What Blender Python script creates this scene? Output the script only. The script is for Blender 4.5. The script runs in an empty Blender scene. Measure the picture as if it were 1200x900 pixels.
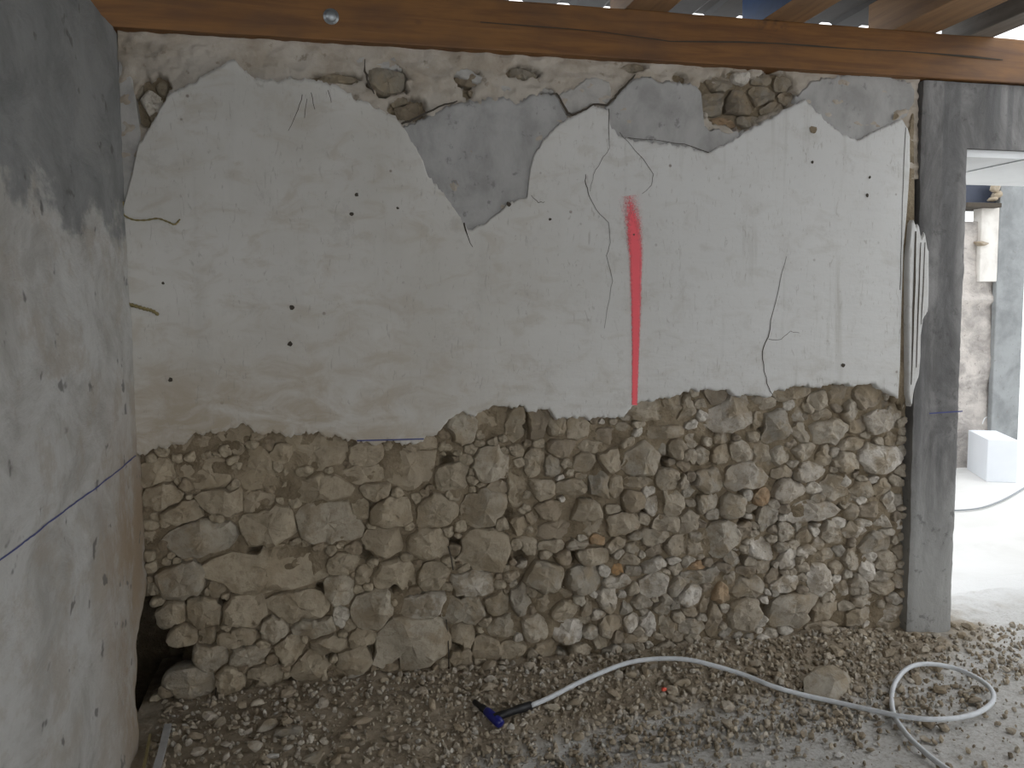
import bpy, bmesh, math, random
from mathutils import Vector, Matrix, noise, Euler
from math import radians, sin, cos, pi
import numpy as np

# ------------------------------------------------------------------ camera
F, W, H = 950.0, 1200, 900
CAM = Vector((0, -2.9, 1.43))
yaw, pitch, roll = radians(13.35), radians(5.12), radians(-0.77)
fw = Vector((sin(yaw)*cos(pitch), cos(yaw)*cos(pitch), -sin(pitch)))
r0 = fw.cross(Vector((0, 0, 1))).normalized(); u0 = r0.cross(fw)
rt = r0*cos(roll)+u0*sin(roll); up = -r0*sin(roll)+u0*cos(roll)
cd = bpy.data.cameras.new('camera'); cam = bpy.data.objects.new('camera', cd)
bpy.context.collection.objects.link(cam)
cd.sensor_width = 36; cd.lens = F/W*36; cd.clip_end = 200; cd.clip_start = 0.05
m = Matrix.Identity(4)
for i in range(3):
    m[i][0] = rt[i]; m[i][1] = up[i]; m[i][2] = -fw[i]; m[i][3] = CAM[i]
cam.matrix_world = m
scene = bpy.context.scene; scene.camera = cam

# ------------------------------------------------------------------ light
world = bpy.data.worlds.new('overcast_sky'); scene.world = world; world.use_nodes = True
bg = world.node_tree.nodes['Background']
bg.inputs['Color'].default_value = (0.95, 0.975, 1.0, 1); bg.inputs['Strength'].default_value = 2.1
scene.view_settings.view_transform = 'Standard'
scene.view_settings.look = 'None'
scene.view_settings.gamma = 1
scene.view_settings.exposure = 0.0
scene.view_settings.use_curve_mapping = False
sun_d = bpy.data.lights.new('sun', 'SUN'); sun_d.energy = 0.0001

# ------------------------------------------------------------------ helpers
RNG = random.Random(7)
col = bpy.context.collection
def ray(px, py): return fw + rt*((px-600)/F) + up*((450-py)/F)
def on_y(px, py, Y=0.0):
    d = ray(px, py); return CAM + d*((Y-CAM.y)/d.y)
def on_z(px, py, Z=0.0):
    d = ray(px, py); return CAM + d*((Z-CAM.z)/d.z)
def on_x(px, py, X):
    d = ray(px, py); return CAM + d*((X-CAM.x)/d.x)
def fbm(x, y, z=0.0, o=4, h=1.0):
    return noise.fractal(Vector((x, y, z)), h, 2.1, o)
def link(name, me, mat=None, parent=None, smooth=True):
    if mat is not None and not me.materials: me.materials.append(mat)
    if smooth:
        for p in me.polygons: p.use_smooth = True
    o = bpy.data.objects.new(name, me); col.objects.link(o)
    if parent is not None: o.parent = parent
    return o
def mesh(name, vs, fs):
    me = bpy.data.meshes.new(name); me.from_pydata([tuple(v) for v in vs], [], fs); me.update(); return me
def tag(o, label=None, cat=None, group=None, kind=None):
    if label: o['label'] = label
    if cat: o['category'] = cat
    if group: o['group'] = group
    if kind: o['kind'] = kind
    return o
def empty(name, loc=(0, 0, 0)):
    o = bpy.data.objects.new(name, None); o.location = loc; col.objects.link(o); o.empty_display_size = 0.05; return o
def recalc(me):
    bm = bmesh.new(); bm.from_mesh(me); bmesh.ops.recalc_face_normals(bm, faces=bm.faces); bm.to_mesh(me); bm.free(); return me
def box_me(name, x0, x1, y0, y1, z0, z1, bev=0.004, cut=0, rough=0.0, seed=0):
    bm = bmesh.new(); bmesh.ops.create_cube(bm, size=1)
    for v in bm.verts:
        v.co = Vector(((x0+x1)/2+v.co.x*(x1-x0), (y0+y1)/2+v.co.y*(y1-y0), (z0+z1)/2+v.co.z*(z1-z0)))
    if bev: bmesh.ops.bevel(bm, geom=list(bm.edges), offset=bev, segments=2, affect='EDGES', profile=0.6)
    if cut:
        for _ in range(8):
            es = [e for e in bm.edges if e.calc_length() > cut]
            if not es or len(bm.faces) > 60000: break
            bmesh.ops.subdivide_edges(bm, edges=es, cuts=1, use_grid_fill=True)
        bmesh.ops.triangulate(bm, faces=bm.faces)
    if rough:
        bm.normal_update()
        ds = [(v, v.normal*(fbm(v.co.x*7+seed, v.co.y*7, v.co.z*7)*rough+fbm(v.co.x*30+seed, v.co.y*30, v.co.z*30)*rough*.35)) for v in bm.verts]
        for v, d in ds: v.co += d
    me = bpy.data.meshes.new(name); bm.to_mesh(me); bm.free(); return me
def catmull(pts, n=10):
    P = [Vector(p) for p in pts]; P = [P[0]*2-P[1]]+P+[P[-1]*2-P[-2]]; out = []
    for i in range(1, len(P)-2):
        a, b, c, d = P[i-1:i+3]
        for k in range(n):
            t = k/n
            out.append(0.5*((2*b)+(c-a)*t+(2*a-5*b+4*c-d)*t*t+(3*b-a-3*c+d)*t**3))
    out.append(P[-2]); return out
def tube_me(name, pts, rad, seg=10):
    """closed tube along pts; rad is a number or one per point"""
    n = len(pts); rad = rad if hasattr(rad, '__len__') else [rad]*n
    vs, fs = [], []; u = None
    for i, p in enumerate(pts):
        t = (pts[min(i+1, n-1)]-pts[max(i-1, 0)]).normalized()
        if u is None: u = t.orthogonal().normalized()
        u = (u-t*u.dot(t)).normalized(); w = t.cross(u)
        for k in range(seg):
            a = 2*pi*k/seg; vs.append(p+(u*cos(a)+w*sin(a))*rad[i])
    for i in range(n-1):
        for k in range(seg):
            fs.append((i*seg+k, i*seg+(k+1) % seg, (i+1)*seg+(k+1) % seg, (i+1)*seg+k))
    fs.append(tuple(range(seg))[::-1]); fs.append(tuple((n-1)*seg+k for k in range(seg)))
    return recalc(mesh(name, vs, fs))
def lerp_pts(pts):
    xs = [p[0] for p in pts]; ys = [p[1] for p in pts]
    return lambda x: float(np.interp(x, xs, ys))

# ------------------------------------------------------------------ materials
def newmat(name):
    mt = bpy.data.materials.new(name); mt.use_nodes = True; nt = mt.node_tree
    return mt, nt, nt.nodes['Principled BSDF']
class NB:
    def __init__(s, nt): s.nt = nt
    def n(s, t, **kw):
        nd = s.nt.nodes.new(t)
        for k, v in kw.items(): setattr(nd, k, v)
        return nd
    def l(s, a, b): s.nt.links.new(a, b)
    def noise(s, vec, scale, detail=5, rough=0.6, sc=None, dist=0.0):
        if sc:
            mp = s.n('ShaderNodeMapping'); mp.inputs['Scale'].default_value = sc; s.l(vec, mp.inputs['Vector']); vec = mp.outputs[0]
        nd = s.n('ShaderNodeTexNoise'); nd.inputs['Scale'].default_value = scale; nd.inputs['Detail'].default_value = detail
        nd.inputs['Roughness'].default_value = rough; nd.inputs['Distortion'].default_value = dist
        s.l(vec, nd.inputs['Vector']); return nd.outputs['Fac']
    def ramp(s, fac, a, b, lo=0.0, hi=1.0):
        nd = s.n('ShaderNodeMapRange', interpolation_type='SMOOTHSTEP')
        nd.inputs['From Min'].default_value = a; nd.inputs['From Max'].default_value = b
        nd.inputs['To Min'].default_value = lo; nd.inputs['To Max'].default_value = hi
        s.l(fac, nd.inputs['Value']); return nd.outputs[0]
    def mix(s, fac, a, b, mode='MIX'):
        nd = s.n('ShaderNodeMix', data_type='RGBA', blend_type=mode)
        for sock, v in ((nd.inputs[0], fac), (nd.inputs[6], a), (nd.inputs[7], b)):
            if isinstance(v, (tuple, list)): sock.default_value = tuple(v)+((1,) if len(v) == 3 else ())
            elif isinstance(v, (int, float)): sock.default_value = v
            else: s.l(v, sock)
        return nd.outputs[2]
    def math(s, op, a, b=0.5, clamp=False):
        nd = s.n('ShaderNodeMath', operation=op, use_clamp=clamp)
        for sock, v in ((nd.inputs[0], a), (nd.inputs[1], b)):
            if isinstance(v, (int, float)): sock.default_value = v
            else: s.l(v, sock)
        return nd.outputs[0]
    def bump(s, h, strength, dist, prev=None):
        nd = s.n('ShaderNodeBump'); nd.inputs['Strength'].default_value = strength; nd.inputs['Distance'].default_value = dist
        s.l(h, nd.inputs['Height'])
        if prev: s.l(prev, nd.inputs['Normal'])
        return nd.outputs[0]
def geo(nb): return nb.n('ShaderNodeNewGeometry').outputs['Position']

def mat_plaster():
    mt, nt, b = newmat('white_lime_plaster'); q = NB(nt); P = geo(q)
    sep = q.n('ShaderNodeSeparateXYZ'); q.l(P, sep.inputs[0])
    big = q.noise(P, 1.7, 6, .6)
    c = q.mix(q.ramp(big, .35, .7), (.645, .63, .595), (.565, .545, .50))
    pat = q.noise(P, 7, 5, .65, sc=(1, 1, 1.8), dist=.6)
    c = q.mix(q.ramp(pat, .48, .68, 0, .6), c, (.50, .455, .385))
    # whiter and cooler towards the doorway end of the wall
    c = q.mix(q.ramp(sep.outputs['X'], .2, 1.6, 0, .75), c, q.mix(q.ramp(pat, .5, .8), (.66, .665, .66), (.57, .57, .555)))
    # yellow-brown damp band over the broken lower edge, on the left
    low = q.math('MULTIPLY', q.ramp(sep.outputs['Z'], 1.02, 1.5, 1, 0), q.ramp(sep.outputs['X'], -.2, .9, 1, .1))
    c = q.mix(q.math('MULTIPLY', low, q.ramp(pat, .3, .62, .1, .75)), c, (.40, .33, .235))
    st = q.noise(P, 9, 4, .6, sc=(1.6, 1, .12))
    right = q.ramp(sep.outputs['X'], .9, 1.8, .15, .6)
    c = q.mix(q.math('MULTIPLY', q.ramp(st, .55, .75), right), c, (.40, .385, .35))
    sp = q.n('ShaderNodeTexVoronoi'); sp.inputs['Scale'].default_value = 9; sp.inputs['Randomness'].default_value = 1; q.l(P, sp.inputs['Vector'])
    spm = q.math('MULTIPLY', q.ramp(sp.outputs['Distance'], .03, .07, .8, 0), q.ramp(q.noise(P, 3.1), .46, .56))
    c = q.mix(spm, c, (.17, .13, .10))
    sc = q.noise(P, 16, 3, .7, sc=(3, 1, .7), dist=2)
    c = q.mix(q.ramp(sc, .60, .70, 0, .45), c, (.33, .305, .27))
    s2 = q.noise(P, 5, 8, .8, sc=(1, 1, 1)); c = q.mix(q.ramp(s2, .55, .68, 0, .4), c, (.42, .40, .365))
    q.l(c, b.inputs['Base Color']); b.inputs['Roughness'].default_value = .9
    n1 = q.bump(q.noise(P, 6, 4, .5, sc=(.5, 1, 1.5)), .5, .02); n2 = q.bump(q.noise(P, 90, 4, .6), .25, .003, n1)
    q.l(n2, b.inputs['Normal']); return mt

def mat_left():
    mt, nt, b = newmat('left_wall_render'); q = NB(nt); P = geo(q)
    sep = q.n('ShaderNodeSeparateXYZ'); q.l(P, sep.inputs[0])
    st = q.noise(P, 6, 7, .7, sc=(1, .55, .8), dist=.5)
    w = q.noise(P, 3.6, 6, .65, sc=(1, .6, 1))
    # upper coat of grey cement over paler lime below, ragged border
    zz = q.math('ADD', sep.outputs['Z'], q.math('MULTIPLY', w, -.9))
    up_ = q.ramp(zz, 1.24, 1.34)
    pale = q.mix(q.ramp(st, .38, .68), (.53, .53, .515), (.36, .35, .325))
    pale = q.mix(q.ramp(q.noise(P, 8, 6, .7, sc=(1, .6, .8)), .48, .64, 0, .6), pale, (.37, .33, .275))
    grey = q.mix(q.ramp(st, .35, .7), (.28, .285, .285), (.185, .19, .19))
    c = q.mix(up_, pale, grey)
    band = q.math('MULTIPLY', q.ramp(sep.outputs['Y'], -.75, -.2), q.ramp(sep.outputs['Z'], .75, 1.35, 1, 0))
    c = q.mix(q.math('MULTIPLY', band, q.ramp(q.noise(P, 6, 5, .7, sc=(1, .8, .5)), .35, .55, .35, 1)), c, (.30, .225, .15))
    lo = q.ramp(sep.outputs['Z'], .1, .9, .3, .1)
    c = q.mix(q.math('MULTIPLY', lo, q.ramp(w, .35, .65)), c, (.36, .34, .30))
    sp = q.noise(P, 15, 3, .6, sc=(1, .55, .7))
    c = q.mix(q.ramp(sp, .63, .69, 0, .75), c, (.11, .105, .10))
    q.l(c, b.inputs['Base Color']); b.inputs['Roughness'].default_value = .93
    n1 = q.bump(st, .6, .02); n2 = q.bump(q.noise(P, 60, 4, .6), .35, .004, n1); q.l(n2, b.inputs['Normal']); return mt

def mat_simple(name, ca, cb, scale=8, rough=.9, bump=.4, bd=.01, sc=None, spots=None, lo=.35, hi=.68, fine=70):
    mt, nt, b = newmat(name); q = NB(nt); P = geo(q)
    w = q.noise(P, scale, 6, .65, sc=sc, dist=.3)
    c = q.mix(q.ramp(w, lo, hi), ca, cb)
    if spots: c = q.mix(q.ramp(q.noise(P, 22, 4, .65), .6, .7, 0, .8), c, spots)
    q.l(c, b.inputs['Base Color']); b.inputs['Roughness'].default_value = rough
    n1 = q.bump(w, bump, bd); n2 = q.bump(q.noise(P, fine, 4, .65), bump*.7, bd*.35, n1); q.l(n2, b.inputs['Normal']); return mt

def mat_objcol(name, dirt=(.29, .23, .15), amount=.75, rough=.92, bump=.6, scale=14):
    """stone: its own object colour, broken by noise and earthy dirt, offset per object"""
    mt, nt, b = newmat(name); q = NB(nt)
    oi = q.n('ShaderNodeObjectInfo'); P = geo(q)
    w = q.noise(P, scale, 6, .7, dist=.4); d = q.noise(P, scale*.55, 5, .65)
    c = q.mix(q.ramp(w, .3, .72, .0, 1), q.mix(.30, oi.outputs['Color'], (.62, .58, .52)), q.mix(.72, oi.outputs['Color'], (0.13, .105, .075), 'MIX') )
    c = q.mix(q.ramp(w, .3, .75, .0, .55), oi.outputs['Color'], c)
    c = q.mix(q.ramp(d, .47, .62, 0, amount), c, dirt)
    c = q.mix(q.ramp(q.noise(P, 38, 5, .75), .50, .64, 0, .5), c, (.20, .16, .11))
    c = q.mix(q.ramp(q.noise(P, 4.2, 5, .7), .42, .62, .05, .48), c, (.345, .28, .195))
    q.l(c, b.inputs['Base Color']); b.inputs['Roughness'].default_value = rough
    n1 = q.bump(w, bump, .02); n2 = q.bump(q.noise(P, 80, 5, .7), bump*.7, .006, n1); q.l(n2, b.inputs['Normal']); return mt

def mat_wood(name, a, b_, c_, axis='x', scale=1.0, stain=True):
    mt, nt, b = newmat(name); q = NB(nt); P = geo(q)
    sc = (1.0, 14, 14) if axis == 'x' else (14, 1.0, 14)
    g = q.noise(P, 2.2*scale, 5, .65, sc=sc, dist=.5)
    c = q.mix(q.ramp(g, .35, .7), a, b_)
    w = q.noise(P, 2.3, 4, .6, sc=(1, 1, 2))
    c = q.mix(q.ramp(w, .42, .7, 0, .7), c, c_)
    kn = q.n('ShaderNodeTexVoronoi'); kn.inputs['Scale'].default_value = 3.3
    mp = q.n('ShaderNodeMapping'); mp.inputs['Scale'].default_value = (1, 1.6, 1.9) if axis == 'x' else (1.6, 1, 1.9); q.l(P, mp.inputs['Vector']); q.l(mp.outputs[0], kn.inputs['Vector'])
    c = q.mix(q.ramp(kn.outputs['Distance'], .03, .10, .8, 0), c, (.07, .03, .015))
    if stain: c = q.mix(q.ramp(q.noise(P, 3.4, 5, .7), .62, .74, 0, .8), c, (.045, .028, .02))
    q.l(c, b.inputs['Base Color']); b.inputs['Roughness'].default_value = .6
    q.l(q.bump(g, .3, .004), b.inputs['Normal']); return mt

def mat_concrete():
    mt, nt, b = newmat('cast_concrete'); q = NB(nt); P = geo(q)
    w = q.noise(P, 5, 7, .68, sc=(1.3, 1, .55), dist=.6)
    c = q.mix(q.ramp(w, .33, .68), (.255, .25, .245), (.115, .112, .11))
    sep = q.n('ShaderNodeSeparateXYZ'); q.l(P, sep.inputs[0])
    bd = q.noise(P, 11, 2, .5, sc=(1.4, 1, .03))
    c = q.mix(q.ramp(bd, .42, .6, 0, .5), c, (.09, .09, .092))
    pale = q.ramp(q.math('ADD', sep.outputs['Z'], q.math('MULTIPLY', w, .8)), .6, 1.35, .75, 0)
    c = q.mix(pale, c, (.36, .36, .345))
    c = q.mix(q.ramp(q.noise(P, 17, 4, .7), .58, .70, 0, .55), c, (.075, .072, .07))
    q.l(c, b.inputs['Base Color']); b.inputs['Roughness'].default_value = .85
    n1 = q.bump(w, .5, .012); n2 = q.bump(q.noise(P, 70, 5, .7), .4, .004, n1); q.l(n2, b.inputs['Normal']); return mt

def mat_floor():
    mt, nt, b = newmat('dusty_floor'); q = NB(nt); P = geo(q)
    w = q.noise(P, 3, 7, .68); f = q.noise(P, 45, 5, .7)
    c = q.mix(q.ramp(w, .35, .68), (.64, .63, .61), (.50, .485, .455))
    c = q.mix(q.ramp(f, .5, .72, 0, .75), c, (.22, .195, .16))
    sy = q.n('ShaderNodeSeparateXYZ'); q.l(P, sy.inputs[0]); yy = q.math('ADD', sy.outputs['Y'], q.math('MULTIPLY', w, .5)); c = q.mix(q.ramp(yy, .0, .75), c, (.80, .80, .79))  # lightens towards the doorway: the bright spill of light is put into the colour
    q.l(c, b.inputs['Base Color']); b.inputs['Roughness'].default_value = .95
    n1 = q.bump(w, .3, .02); n2 = q.bump(f, .8, .008, n1); q.l(n2, b.inputs['Normal']); return mt

def mat_tint(name, rough=.93):
    mt, nt, b = newmat(name); q = NB(nt); P = geo(q)
    at = q.n('ShaderNodeAttribute', attribute_name='tint')
    c = q.mix(q.ramp(q.noise(P, 60, 4, .7), .4, .7, 0, .55), at.outputs['Color'], (.17, .14, .10))
    q.l(c, b.inputs['Base Color']); b.inputs['Roughness'].default_value = rough
    q.l(q.bump(q.noise(P, 90, 4, .7), .5, .004), b.inputs['Normal']); return mt
def mat_flat(name, c, rough=.5, metal=0.0):
    mt, nt, b = newmat(name); q = NB(nt); P = geo(q)
    w = q.noise(P, 30, 4, .6); cc = q.mix(q.ramp(w, .4, .75, 0, .35), c, tuple(v*.6 for v in c))
    q.l(cc, b.inputs['Base Color']); b.inputs['Roughness'].default_value = rough; b.inputs['Metallic'].default_value = metal; return mt

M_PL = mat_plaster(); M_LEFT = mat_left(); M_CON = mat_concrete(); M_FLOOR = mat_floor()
M_GREY = mat_simple('grey_cement_coat', (.44, .435, .425), (.31, .305, .295), 7, spots=(.23, .225, .22), sc=(1, 1, .7))
M_LGREY = mat_simple('pale_cement_coat', (.47, .455, .43), (.33, .315, .295), 9)
M_CREAM = mat_simple('cream_top_render', (.50, .455, .395), (.36, .305, .24), 4.5, spots=(.26, .215, .165), bump=.7, bd=.015)
M_MORT = mat_simple('earth_mortar', (.31, .25, .17), (.17, .13, .08), 9, bump=1.0, bd=.03, spots=(.34, .28, .195))
M_STONE = mat_objcol('rubble_stone'); M_STONE_SM = mat_objcol('smeared_stone', amount=.85, bump=.45, scale=9, dirt=(.36, .295, .20))
M_BEAM = mat_wood('stained_spruce', (.235, .105, .026), (.14, .058, .016), (.10, .05, .024))
M_JOIST = mat_wood('joist_wood', (.34, .20, .10), (.24, .14, .075), (.18, .12, .075), axis='y')
M_JGREY = mat_wood('weathered_joist', (.30, .28, .25), (.20, .185, .17), (.14, .13, .12), axis='y')
M_BLUE = mat_flat('blue_paint', (.02, .07, .20), .5)
M_ROOF = mat_simple('dark_roof_sheet', (.035, .036, .04), (.02, .02, .024), 4, rough=.6, bump=.2)
M_DARK = mat_flat('crack_dirt', (.07, .058, .045), 1)  # flat dark brown that paints the shade inside cracks; twigs share it
M_CHALK = mat_flat('blue_chalk', (.09, .10, .25), 1)
M_TINT = mat_tint('gravel')
M_DIRT = mat_simple('rubble_dirt', (.27, .225, .165), (.15, .12, .082), 16, bump=1.0, bd=.02, fine=120)

# ------------------------------------------------------------------ back wall
XL = -0.6                                            # face of the left wall
def undul(x, z): return .005*noise.noise(Vector((x*1.6, z*1.6, 3)))+.002*noise.noise(Vector((x*7, z*7, 9)))
def in_poly(x, y, P):
    c = False; j = len(P)-1
    for i in range(len(P)):
        if (P[i][1] > y) != (P[j][1] > y) and x < (P[j][0]-P[i][0])*(y-P[i][1])/(P[j][1]-P[i][1])+P[i][0]: c = not c
        j = i
    return c
VOID_PX = [(150, 696), (180, 704), (186, 722), (196, 742), (206, 756), (226, 760), (232, 775), (229, 790), (202, 794), (196, 815), (150, 815)]
VOID = [(p.x, p.z) for p in (on_y(a, b, .02) for a, b in VOID_PX)]
VOID[0] = (-.9, VOID[0][1]); VOID[-1] = (-.9, .02); VOID[-2] = (VOID[-2][0], .02)
HOLLOWS = [(523, 540, 7), (535, 637, 8), (503, 637, 5), (538, 757, 8), (438, 765, 8), (245, 677, 6), (375, 692, 6), (386, 771, 6), (611, 655, 9), (674, 655, 6), (781, 541, 7), (874, 614, 8), (870, 575, 6),
           (899, 716, 7), (955, 722, 7), (886, 600, 5), (663, 764, 8), (341, 803, 8), (612, 500, 5), (893, 503, 4), (260, 706, 5), (462, 690, 6), (540, 700, 5), (705, 570, 4), (758, 600, 4), (930, 520, 4), (1004, 556, 5), (985, 596, 5), (470, 770, 6), (300, 650, 9), (430, 650, 7), (300, 800, 4), (597, 604, 5), (955, 612, 6), (872, 655, 5)]
HOL = [(lambda p: (p.x, p.z, r_*.0033))(on_y(a, b_, .02)) for a, b_, r_ in HOLLOWS]
def core_y(x, z):
    if in_poly(x+.01*noise.noise(Vector((x*30, z*30, 0))), z+.01*noise.noise(Vector((x*30, z*30, 5))), VOID): return .85
    d = (.033 if z > .75 else .036) + .012*fbm(x*7, z*7, 1.5, 4) + .009*fbm(x*34, z*34, 2.5, 4)
    for hx, hz, hr in HOL:
        t = ((x-hx)**2+(z-hz)**2)/hr**2
        if t < 1: d += .075*(1-t)**.5
    return d
x0, x1, z0, z1, st = -.92, 2.44, -.04, 2.336, .0115
nx, nz = int((x1-x0)/st), int((z1-z0)/st)
vs = []
for j in range(nz+1):
    for i in range(nx+1):
        x = x0+(x1-x0)*i/nx; z = z0+(z1-z0)*j/nz; vs.append((x, core_y(x, z), z))
fs = [(j*(nx+1)+i, j*(nx+1)+i+1, (j+1)*(nx+1)+i+1, (j+1)*(nx+1)+i) for j in range(nz) for i in range(nx)]
k = len(vs)
vs += [(x0, .5, z0), (x1, .5, z0), (x1, .5, z1), (x0, .5, z1)]
bot = list(range(0, nx+1)); top = [nz*(nx+1)+i for i in range(nx+1)]
lef = [j*(nx+1) for j in range(nz+1)]; rig = [j*(nx+1)+nx for j in range(nz+1)]
fs += [(k, k+3, k+2, k+1), tuple(bot[::-1])+(k, k+1), tuple(top)+(k+2, k+3), tuple(lef)+(k+3, k), tuple(rig[::-1])+(k+1, k+2)]
wall = link('wall_back', mesh('wall_back', vs, fs), M_MORT); tag(wall, kind='structure', label='earth mortar core of the stripped rubble stone back wall')

def layer(name, T, B, mat, front, rim=.0, step=2.0, rows=60, jag=3.4, seed=0, dive=None, back=.03, rnd=.008, dz=None):
    """a coat of plaster on the wall between two ragged outlines (given left to right), with a rolled edge and real thickness"""
    t, b = lerp_pts(T), lerp_pts(B); xa, xb = T[0][0], T[-1][0]
    n = int((xb-xa)/step); vs, rws = [], rows+2
    for i in range(n+1):
        x = xa+(xb-xa)*i/n
        yt = t(x)+jag*(fbm(x*.09, seed, 1, 5)+.9*fbm(x*.33, seed, 2, 3)); yb = b(x)+jag*(fbm(x*.09, seed+9, 4, 5)+.9*fbm(x*.33, seed, 7, 3))
        if yb < yt+.5: yb = yt+.5
        for j in range(rws+1):
            edge = j in (0, rws) or i in (0, n)
            v = 0 if j <= 0 else 1 if j >= rws else (j-1)/(rws-2)*.996+.002
            p = on_y(x, yt+(yb-yt)*v, 0)
            dd = min(min(v, 1-v)*(yb-yt), (x-xa), (xb-x))*.0033
            y = front+undul(p.x, p.z)+(rnd*(1-min(dd/rnd, 1))**2 if rnd else 0)
            if dive: y += dive(x, yt+(yb-yt)*v)
            if edge: y = back
            vs.append((p.x, y, p.z))
    m_ = rws+1
    fs = [(i*m_+j, i*m_+j+1, (i+1)*m_+j+1, (i+1)*m_+j) for i in range(n) for j in range(rws)]
    me = mesh(name, vs, fs); return link(name, me, mat, wall)

HOLES = [(455, 95, 27, 17), (478, 128, 26, 15), (548, 92, 17, 9), (612, 85, 22, 7), (742, 79, 17, 5), (862, 118, 46, 33), (905, 106, 28, 26),
         (176, 122, 20, 30), (186, 102, 14, 14), (640, 112, 10, 8), (797, 92, 8, 7), (548, 108, 6, 9), (395, 92, 30, 6)]
def dive(x, y):
    d = 9
    for cx, cy, a, b in HOLES:
        d = min(d, math.hypot((x-cx)/a, (y-cy)/b))
    d += .30*fbm(x*.11, y*.11, 7, 3)
    t = max(0, min(1, (1.0-d)/.22))
    return .085*t+.012*fbm(x*.05, y*.08, 3, 4)
layer('top_render', [(136, 34), (300, 36), (700, 60), (1078, 84)], [(136, 320), (165, 250), (200, 200), (470, 210), (560, 300), (640, 210), (1078, 210)], M_CREAM, -.001, rows=70, dive=dive, jag=0, rnd=0, back=.03)
p_ = [(p.x, p.z) for p in ()]
# grey cement coats
layer('cement_patch', [(468, 152), (485, 144), (500, 137), (515, 129), (530, 122), (560, 118), (590, 113), (602, 119), (612, 118), (625, 110), (650, 110), (657, 121), (664, 136), (668, 141)],
      [(468, 165), (492, 215), (515, 250), (540, 285), (556, 290), (590, 268), (625, 250), (650, 190), (668, 160)], M_GREY, -.009, seed=2, rows=40)
layer('cement_patch', [(706, 128), (714, 120), (726, 108), (740, 93), (755, 90), (770, 95), (790, 97), (815, 99), (821, 110), (823, 146), (832, 152), (856, 154), (872, 153)],
      [(706, 150), (720, 180), (740, 185), (830, 200), (855, 182), (872, 160)], M_GREY, -.010, seed=3, rows=40)
layer('cement_patch', [(928, 118), (940, 104), (950, 97), (965, 91), (990, 87), (1020, 87), (1045, 90), (1066, 97), (1072, 110)],
      [(928, 136), (960, 160), (1000, 185), (1020, 175), (1045, 150), (1060, 136), (1072, 120)], M_GREY, -.007, seed=4, rows=40)
tag(layer('cement_patch', [(650, 111), (662, 107), (676, 100), (688, 91), (704, 90), (714, 98), (717, 112)], [(650, 116), (660, 134), (668, 136), (680, 131), (692, 124), (708, 124), (717, 118)], M_LGREY, -.006, seed=5, rows=24), 'pale grey cement patch')
layer('cement_patch', [(137, 60), (146, 64), (155, 90), (160, 120), (166, 160)], [(137, 330), (146, 330), (155, 260), (160, 220), (166, 190)], M_LGREY, -.004, seed=6, rows=40)
layer('cement_patch', [(398, 72), (420, 66), (520, 70), (590, 98), (660, 104), (690, 92)], [(398, 76), (420, 80), (520, 84), (590, 108), (660, 110), (690, 96)], M_LGREY, .004, seed=8, rows=12)
TOP = [(141, 262), (148, 236), (156, 205), (163, 172), (176, 150), (189, 128), (199, 112), (215, 103), (235, 93), (255, 80), (272, 71), (277, 72), (285, 82), (300, 93), (320, 95), (345, 93), (375, 95), (400, 105),
       (420, 118), (445, 128), (462, 138), (472, 150), (479, 162), (492, 182), (500, 205), (515, 222), (530, 242), (542, 262), (548, 268), (554, 268), (568, 262), (590, 243), (600, 237), (617, 230), (620, 200),
       (624, 182), (632, 170), (640, 160), (652, 147), (664, 140), (680, 132), (690, 124), (697, 125), (708, 128), (711, 131), (714, 152), (722, 158), (740, 165), (770, 168), (800, 172), (828, 179),
       (850, 168), (870, 155), (890, 145), (915, 130), (938, 118), (942, 118), (950, 128), (960, 138), (975, 152), (990, 160), (1005, 166), (1015, 158), (1030, 150), (1055, 141), (1062, 152), (1065, 170)]
BOT = [(141, 540), (165, 533), (190, 524), (215, 520), (230, 508), (255, 507), (290, 497), (297, 504), (303, 508), (310, 511), (318, 506), (330, 509), (340, 514), (346, 510), (356, 508), (375, 509), (400, 514),
       (425, 518), (440, 520), (455, 517), (470, 520), (488, 520), (497, 512), (510, 510), (518, 500), (525, 492), (540, 483), (556, 487), (575, 475), (592, 476), (605, 478), (612, 476), (620, 484),
       (632, 479), (643, 482), (652, 490), (665, 490), (672, 487), (690, 491), (705, 487), (715, 490), (728, 489), (737, 480), (745, 473), (765, 468), (780, 466), (795, 463), (810, 456), (830, 457),
       (850, 456), (860, 463), (880, 463), (900, 465), (905, 458), (920, 455), (945, 452), (960, 453), (985, 448), (1000, 453), (1020, 450), (1030, 455), (1042, 463), (1050, 468), (1052, 400), (1055, 290), (1060, 240), (1062, 205), (1065, 175)]
plaster = layer('plaster', TOP, BOT, M_PL, -.017, rows=90, step=2, jag=3.6, rnd=.004)
tag(plaster, 'white lime plaster')
tag(layer('plaster', [(1058, 300), (1060, 284), (1062, 263), (1065, 257), (1067, 268), (1070, 262), (1073, 281), (1077, 273), (1080, 290), (1083, 296)],
          [(1058, 462), (1062, 477), (1064, 462), (1067, 450), (1070, 443), (1072, 420), (1072.5, 395), (1075, 376), (1081, 366), (1083, 312)], M_PL, -.032, rows=60, step=.6, jag=1.2, seed=11, back=.0), 'narrow white plaster strip')
layer('render_strip', [(1045, 470), (1050, 300), (1056, 235), (1062, 170), (1068, 132), (1072, 128)], [(1045, 472), (1050, 470), (1056, 480), (1062, 470), (1068, 330), (1072, 260)], M_MORT, -.005, rows=50, step=1.2, seed=12, back=.02)

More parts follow.
